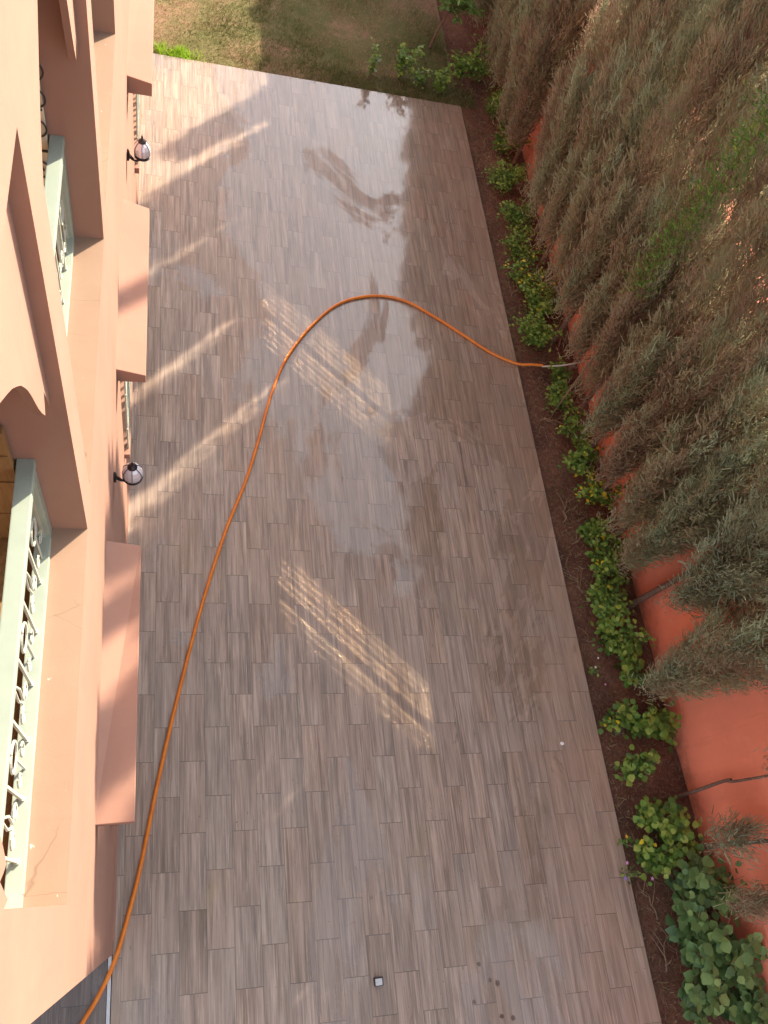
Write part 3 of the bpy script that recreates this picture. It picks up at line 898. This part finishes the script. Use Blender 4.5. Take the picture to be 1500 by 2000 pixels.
# ------------------------------------------------------------------ shrubs along the bed (far to near)
# x, y, height, radius, leaves, leaf size, yellow share, look
SH = [
 (4.69, 10.45, 0.50, 0.24, 260, 0.055, 0.0, 'light green upright shrub where the flower bed meets the lawn'),
 (4.84, 9.72, 0.45, 0.20, 260, 0.052, 0.01, 'small bushy green shrub just inside the far corner of the terrace'),
 (4.78, 8.98, 0.45, 0.20, 280, 0.052, 0.03, 'green shrub with one bright yellow leaf near the far end of the bed'),
 (4.76, 8.29, 0.42, 0.20, 260, 0.050, 0.0, 'dense deep green shrub third along from the terrace corner'),
 (4.80, 7.62, 0.40, 0.19, 220, 0.050, 0.0, 'small leaved shrub leaning over the bed, fourth from the terrace corner'),
 (4.67, 6.98, 0.38, 0.20, 210, 0.048, 0.02, 'yellowish green shrub in the upper half of the bed, above the slender gap'),
 (4.65, 6.50, 0.34, 0.17, 150, 0.048, 0.05, 'thin sprawling shrub with a yellow leaf above the hose end'),
 (4.80, 6.08, 0.42, 0.19, 240, 0.055, 0.02, 'glossy green shrub second beyond the hose'),
 (4.68, 5.66, 0.40, 0.20, 230, 0.052, 0.0, 'fresh green shrub directly beyond the spray wand'),
 (4.88, 5.06, 0.26, 0.10, 70, 0.055, 0.0, 'narrow shrub with leaves draped over the grey spray wand'),
 (4.74, 4.76, 0.34, 0.15, 120, 0.050, 0.0, 'small pale green shrub just on the near side of the hose'),
 (4.86, 4.33, 0.36, 0.15, 100, 0.050, 0.02, 'sparse twiggy shrub with few leaves below the hose'),
 (4.82, 3.90, 0.40, 0.20, 200, 0.060, 0.03, 'rounded green shrub just beyond the one with many yellow leaves'),
 (4.94, 3.55, 0.42, 0.19, 170, 0.062, 0.16, 'shrub dotted with many bright yellow leaves'),
 (4.75, 3.10, 0.34, 0.15, 90, 0.055, 0.0, 'thin shrub with bare arching stems beside the yellow leaved one'),
 (4.80, 2.70, 0.40, 0.20, 190, 0.062, 0.02, 'leafy green shrub a little beyond the slanting conifer trunk'),
 (4.72, 2.32, 0.44, 0.23, 230, 0.065, 0.02, 'broad green shrub beside the foot of the slanting conifer trunk'),
 (4.68, 1.90, 0.42, 0.22, 210, 0.068, 0.01, 'broad mid green shrub on the near side of the slanting trunk'),
 (4.85, 1.52, 0.36, 0.17, 70, 0.075, 0.0, 'light green shrub with wide separate leaves below the slanting trunk'),
 (4.52, 1.06, 0.20, 0.10, 22, 0.060, 0.05, 'tiny low plant with one yellow flower near the terrace edge'),
 (4.68, 1.02, 0.30, 0.15, 60, 0.070, 0.0, 'lime green leafy sprig on the terrace side of the middle bed'),
 (4.95, 0.98, 0.36, 0.17, 75, 0.075, 0.0, 'shrub with wide oval leaves close to the red wall'),
 (4.64, 0.60, 0.30, 0.15, 60, 0.070, 0.0, 'bright green cluster of leaves opposite the open red wall'),
 (4.66, 0.22, 0.34, 0.16, 75, 0.072, 0.0, 'leafy clump near the foot of the thin curved trunk'),
 (4.82, 0.00, 0.36, 0.18, 95, 0.075, 0.0, 'deeper green clump against the foot of the thin curved trunk'),
 (4.60, -0.16, 0.30, 0.15, 75, 0.066, 0.03, 'fine leaved shrub beside the orange flowers'),
]
SEEDS = 500
for i, (x, y, h, r, n, ls, ye, lab) in enumerate(SH):
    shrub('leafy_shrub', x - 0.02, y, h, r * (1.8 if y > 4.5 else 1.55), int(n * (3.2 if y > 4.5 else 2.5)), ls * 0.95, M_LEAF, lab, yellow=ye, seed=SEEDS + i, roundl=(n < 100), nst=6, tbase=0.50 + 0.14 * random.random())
BIG = [
 (4.78, -0.42, 0.55, 0.24, 120, 0.095, 'round leaved shrub farthest from the camera of the large leaved group'),
 (4.98, -0.46, 0.62, 0.20, 80, 0.095, 'round leaved shrub touching the red wall'),
 (4.72, -0.85, 0.58, 0.24, 120, 0.10, 'round leaved shrub in the middle of the large leaved group'),
 (4.92, -1.06, 0.66, 0.26, 150, 0.10, 'densest dark green round leaved shrub in the lower right corner'),
 (4.66, -1.30, 0.52, 0.22, 100, 0.10, 'round leaved shrub nearest the terrace edge in the lower right corner'),
 (5.04, -1.38, 0.60, 0.20, 90, 0.10, 'round leaved shrub at the very bottom right edge'),
]
for i, (x, y, h, r, n, ls, lab) in enumerate(BIG):
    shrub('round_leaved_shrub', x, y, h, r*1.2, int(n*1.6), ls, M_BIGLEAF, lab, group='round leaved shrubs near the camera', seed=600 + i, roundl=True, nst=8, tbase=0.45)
WEED = [
 (3.01, 10.0, 0.50, 0.07, 46, 0.05, 'slender single stemmed weed standing in the lawn, leftmost of the weeds'),
 (3.47, 10.12, 0.55, 0.14, 110, 0.055, 'tall leafy weed in the lawn beside the sapling'),
 (4.04, 9.98, 0.45, 0.13, 70, 0.06, 'pale green weed at the terrace corner'),
 (4.42, 10.28, 0.50, 0.16, 90, 0.06, 'pale green spreading weed between the terrace corner and the bed'),
 (3.72, 10.02, 0.28, 0.12, 60, 0.045, 'short dark weed between two taller weeds'),
]
for i, (x, y, h, r, n, ls, lab) in enumerate(WEED):
    shrub('tall_weed', x, y, h*1.15, r*1.5, int(n*2.6), ls*1.15, M_LEAF, lab, cat='weed', group='weeds at the lawn corner', seed=700 + i, nst=3, tbase=0.62)

# flowering trailers hanging over the paving edge
def flower(cx, cy, cz, r, mat, parent):
    m = MB()
    for k in range(5):
        a = k * 2 * math.pi / 5
        c, s = math.cos(a), math.sin(a)
        m.add([(cx, cy, cz), (cx + r*0.6*math.cos(a-0.5), cy + r*0.6*math.sin(a-0.5), cz+0.003), (cx + r*c, cy + r*s, cz+0.001), (cx + r*0.6*math.cos(a+0.5), cy + r*0.6*math.sin(a+0.5), cz+0.003)], [(0, 1, 2, 3)])
    m.build('flower', mat, parent)
M_PINK = simple('pink_petals', (0.75, 0.35, 0.65), 0.6, 0.1, 50, 0.0)
M_VIOLET = simple('violet_petals', (0.32, 0.20, 0.62), 0.6, 0.1, 50, 0.0)
M_ORANGE = simple('orange_petals', (0.85, 0.42, 0.06), 0.6, 0.1, 50, 0.0)
M_WHITE = simple('white_petals', (0.85, 0.78, 0.78), 0.6, 0.05, 50, 0.0)
tw = shrub('flowering_trailer', 4.30, -0.27, 0.14, 0.16, 46, 0.035, M_LEAF, 'small trailing plant with pink and violet flowers spilling over the terrace edge', cat='flowering plant', group=None, seed=800, nst=5, tbase=0.35)
flower(-0.02, 0.10, 0.17, 0.018, M_PINK, tw); flower(-0.07, -0.02, 0.17, 0.020, M_VIOLET, tw); flower(0.20, -0.05, 0.16, 0.019, M_PINK, tw)
tw = shrub('flowering_trailer', 4.38, 0.0, 0.12, 0.12, 34, 0.035, M_LEAF, 'small trailing plant with two orange flowers at the terrace edge', cat='flowering plant', group=None, seed=801, nst=4, tbase=0.4)
flower(-0.03, 0.04, 0.14, 0.018, M_ORANGE, tw); flower(0.03, -0.06, 0.14, 0.017, M_ORANGE, tw)
tw = shrub('flowering_trailer', 4.45, 1.55, 0.12, 0.10, 26, 0.035, M_LEAF, 'small trailing plant with tiny white and pink flowers in the middle of the bed', cat='flowering plant', group=None, seed=802, nst=4, tbase=0.4)
flower(-0.02, 0.03, 0.13, 0.014, M_WHITE, tw); flower(0.05, -0.14, 0.12, 0.013, M_PINK, tw); flower(0.03, 0.12, 0.13, 0.012, M_WHITE, tw)

# white petal on the tiles and pink stone in the bed
def lump(name, x, y, z, r, mat, label, cat, sz=0.5):
    import bmesh
    bm = bmesh.new(); bmesh.ops.create_icosphere(bm, subdivisions=2, radius=1.0)
    rr_ = random.Random(name)
    for v in bm.verts:
        k = 1 + rr_.uniform(-0.16, 0.16)
        v.co = Vector((v.co.x*r*k*1.2, v.co.y*r*k*0.9, v.co.z*r*sz*k))
    me = bpy.data.meshes.new(name); bm.to_mesh(me); bm.free(); me.materials.append(mat)
    o = bpy.data.objects.new(name, me); col.objects.link(o); o.location = (x, y, z)
    tag(o, label, cat); return o
lump('petal', 3.947, 0.897, 0.004, 0.017, M_WHITE, 'single white petal lying on the tiles', 'petal', 0.22)
M_PEBBLE = simple('pink_stone', (0.62, 0.36, 0.28), 0.8, 0.15, 40, 0.3)
lump('stone', 5.12, 9.35, -0.01, 0.06, M_PEBBLE, 'pale pink stone at the foot of the hedge near the far end', 'stone', 0.7)

# sapling at the lawn corner
t = empty('sapling', (4.06, 10.98, -0.04))
tag(t, 'young slim tree with narrow drooping leaves standing in the lawn', 'sapling')
t.scale = (1.1, 1.1, 0.58)
brs = []
r_ = np.random.default_rng(900)
Ps, Ds = [], []
for k in range(16):
    a = k * 2.4; z = 0.95 + 0.04 * k; q = 0.35 + 0.25 * r_.random()
    bp = [(0.10, 0.05, z), (0.10 + q*0.5*math.cos(a), 0.05 + q*0.5*math.sin(a), z + 0.22), (0.10 + q*math.cos(a), 0.05 + q*math.sin(a), z + 0.16)]
    brs.append((bp, 0.008))
    Q = catmull(bp, 8)
    for b in Q[3:]:
        for s in range(5):
            Ps.append((b[0]+r_.normal()*0.03, b[1]+r_.normal()*0.03, b[2])); w = r_.random()*6.28
            Ds.append((math.cos(w)*0.6, math.sin(w)*0.6, r_.uniform(-0.9, 0.1)))
link_mesh('trunk', trunk_mesh('trunk', [(0, 0, 0), (0.03, 0.02, 0.4), (0.09, 0.04, 0.9), (0.10, 0.05, 1.6)], 0.022, 0.007, brs), t)
P = np.array(Ps); D = np.array(Ds); n = len(P)
U = np.stack([r_.normal(size=n)*0.3, r_.normal(size=n)*0.3, np.ones(n)], 1)
L = 0.10 * (0.6 + 0.6*r_.random(n))
V, F, T = leaves(P, D, U, L, L*0.26, np.clip(0.5 + 0.2*r_.normal(size=n), 0, 0.9))
link_mesh('foliage', np_mesh('foliage', V, F, M_LEAF, T), t)

# added foliage column standing in for bright greenery seen through a hedge gap
t = empty('gap_greenery_standin', (4.60, 4.62, 0.0))
tag(t, 'narrow column of green foliage standing in for bright greenery seen through a hedge gap', 'greenery')
r_ = np.random.default_rng(910)
n = 2400
zc_ = 2.1 + 2.5*r_.random(n)
P = np.stack([-0.06 - 0.04*zc_*0.6 + 0.07*r_.normal(size=n), 0.085*r_.normal(size=n) - 0.01*zc_, zc_], 1)
D = nrm(np.stack([-0.6 + 0.3*r_.normal(size=n), 0.4*r_.normal(size=n), 0.6 + 0.4*r_.normal(size=n)], 1))
L = 0.05*(0.5+0.8*r_.random(n)); W_ = 0.008 + 0.008*r_.random(n)
V, F, T = sticks(P, D, L, W_, np.clip(0.5+0.22*r_.normal(size=n), 0, 0.92), r_)
link_mesh('foliage', np_mesh('foliage', V, F, M_LEAF, T), t)
m = MB(); m.tube(catmull([(0.1, 0, -0.1), (0.04, 0.02, 1.2), (-0.04, -0.02, 2.4), (-0.12, -0.02, 3.6), (-0.16, -0.04, 4.6)], 5), 0.010, 5); m.build('stem', M_STEM, t)

# ------------------------------------------------------------------ grass, litter
def patch(x, y):
    return 0.5 + 0.25*np.sin(x*2.1 + 1.7*np.sin(y*1.3)) + 0.25*np.sin(y*2.9 + 1.2*np.sin(x*2.3+1)) 

def grass(name, n, xr, yr, hh, z, mat, seed, tfun, dens=None):
    r_ = np.random.default_rng(seed)
    x = xr[0] + (xr[1]-xr[0])*r_.random(n); y = yr[0] + (yr[1]-yr[0])*r_.random(n)
    if dens is not None:
        k = r_.random(n) < dens(x, y); x = x[k]; y = y[k]; n = len(x)
    P = np.stack([x, y, np.full(n, z)], 1)
    D = nrm(np.stack([0.75*r_.normal(size=n), 0.75*r_.normal(size=n), np.ones(n)], 1))
    L = hh*(0.5+0.8*r_.random(n)); W = 0.004 + 0.004*r_.random(n)
    T = np.clip(tfun(x, y) + 0.2*r_.normal(size=n), 0, 1)
    V, F, T = sticks(P, D, L, W, T, r_)
    return link_mesh(name, np_mesh(name, V, F, mat, T))
g = grass('lawn_grass', 90000, (-0.4, 4.3), (9.74, 14.5), 0.05, -0.045, M_GRASS, 20, lambda x, y: 0.15 + 0.75*patch(x, y), lambda x, y: 0.35 + 0.65*(1-patch(x, y)))
tag(g, 'short patchy half dry lawn grass beyond the terrace', 'grass', kind='stuff')
g = grass('edge_grass', 5000, (1.2, 4.6), (9.76, 10.15), 0.09, -0.045, M_GRASS, 21, lambda x, y: 0.35 + 0*x, lambda x, y: np.clip((x-0.8)/2.5, 0.2, 1))
tag(g, 'longer green grass along the far edge of the terrace', 'grass', kind='stuff')
g = grass('bright_grass_tuft', 1500, (0.10, 0.85), (9.74, 9.98), 0.09, -0.04, M_LIME, 22, lambda x, y: 0.5 + 0*x, lambda x, y: np.exp(-((x-0.42)/0.20)**2) * np.clip(1.1-(y-9.74)/0.2*(0.6+0.5*np.sin(x*23)), 0, 1))
tag(g, 'bright lime green grass tuft at the far left corner of the terrace', 'grass tuft')
g = grass('bed_grass', 7000, (4.36, 5.05), (-3.0, 10.5), 0.07, -0.06, M_GRASS, 23, lambda x, y: 0.45 + 0.3*np.sin(y*3), lambda x, y: 0.15 + 0.5*(np.sin(y*2.2+x*3) > 0.2))
tag(g, 'thin scattered grass and dry blades in the flower bed', 'grass', kind='stuff')

r_ = np.random.default_rng(31)
n = 9000
P = np.stack([4.33 + 0.85*r_.random(n)**0.9, -2.5 + 14.0*r_.random(n), -0.045 + 0.012*r_.random(n)], 1)
D = nrm(np.stack([r_.normal(size=n), r_.normal(size=n), 0.12*r_.normal(size=n)], 1))
V, F, T = sticks(P, D, 0.02 + 0.05*r_.random(n), 0.003 + 0.004*r_.random(n), r_.random(n), r_)
g = link_mesh('needle_litter', np_mesh('needle_litter', V, F, M_TWIG, T)); tag(g, 'dry needles and bits of twig scattered on the red brown soil', 'litter', kind='stuff')

def fallen(x, y, a, l, label, seed):
    rr_ = random.Random(seed)
    m = MB()
    base = [(0, 0, 0.015)]
    for k in range(1, 6):
        base.append((l*k/5, rr_.uniform(-0.03, 0.03), 0.02 + 0.02*rr_.random()))
    P_ = catmull(base, 3); m.tube(P_, [0.007 - 0.005*i/len(P_) for i in range(len(P_))], 5)
    for k in range(4):
        b = P_[2 + 3*k]; s = rr_.choice((-1, 1)); q = rr_.uniform(0.06, 0.16)
        m.tube([b, (b[0]+q*0.7, b[1]+s*q*0.6, b[2]+0.02), (b[0]+q*1.2, b[1]+s*q, b[2]+0.01)], [0.004, 0.003, 0.0015], 4)
    o = m.build('fallen_twig', M_TWIG); o.location = (x, y, -0.05); o.rotation_euler = (0, 0, a)
    tag(o, label, 'twig', 'fallen twigs on the soil')
for k, (x, y, a, lab) in enumerate([(4.50, 4.50, 0.1, 'fallen dry twig on bare soil below the hose end'), (4.50, 3.20, 1.2, 'fallen dry twig next to the yellow leaved shrub'),
        (4.55, 2.4, 2.0, 'fallen dry twig between terrace and broad green shrub'), (4.55, 2.95, 0.6, 'arching dry twig among thin stems in the middle bed'),
        (4.55, -0.65, 1.9, 'fallen dry twig beside the round leaved shrubs'), (4.52, -1.05, 1.4, 'tangled dry twig nearest the camera'), (4.48, 6.3, 1.0, 'fallen dry twig beyond the hose')]):
    fallen(x, y, a, 0.34, lab, k)
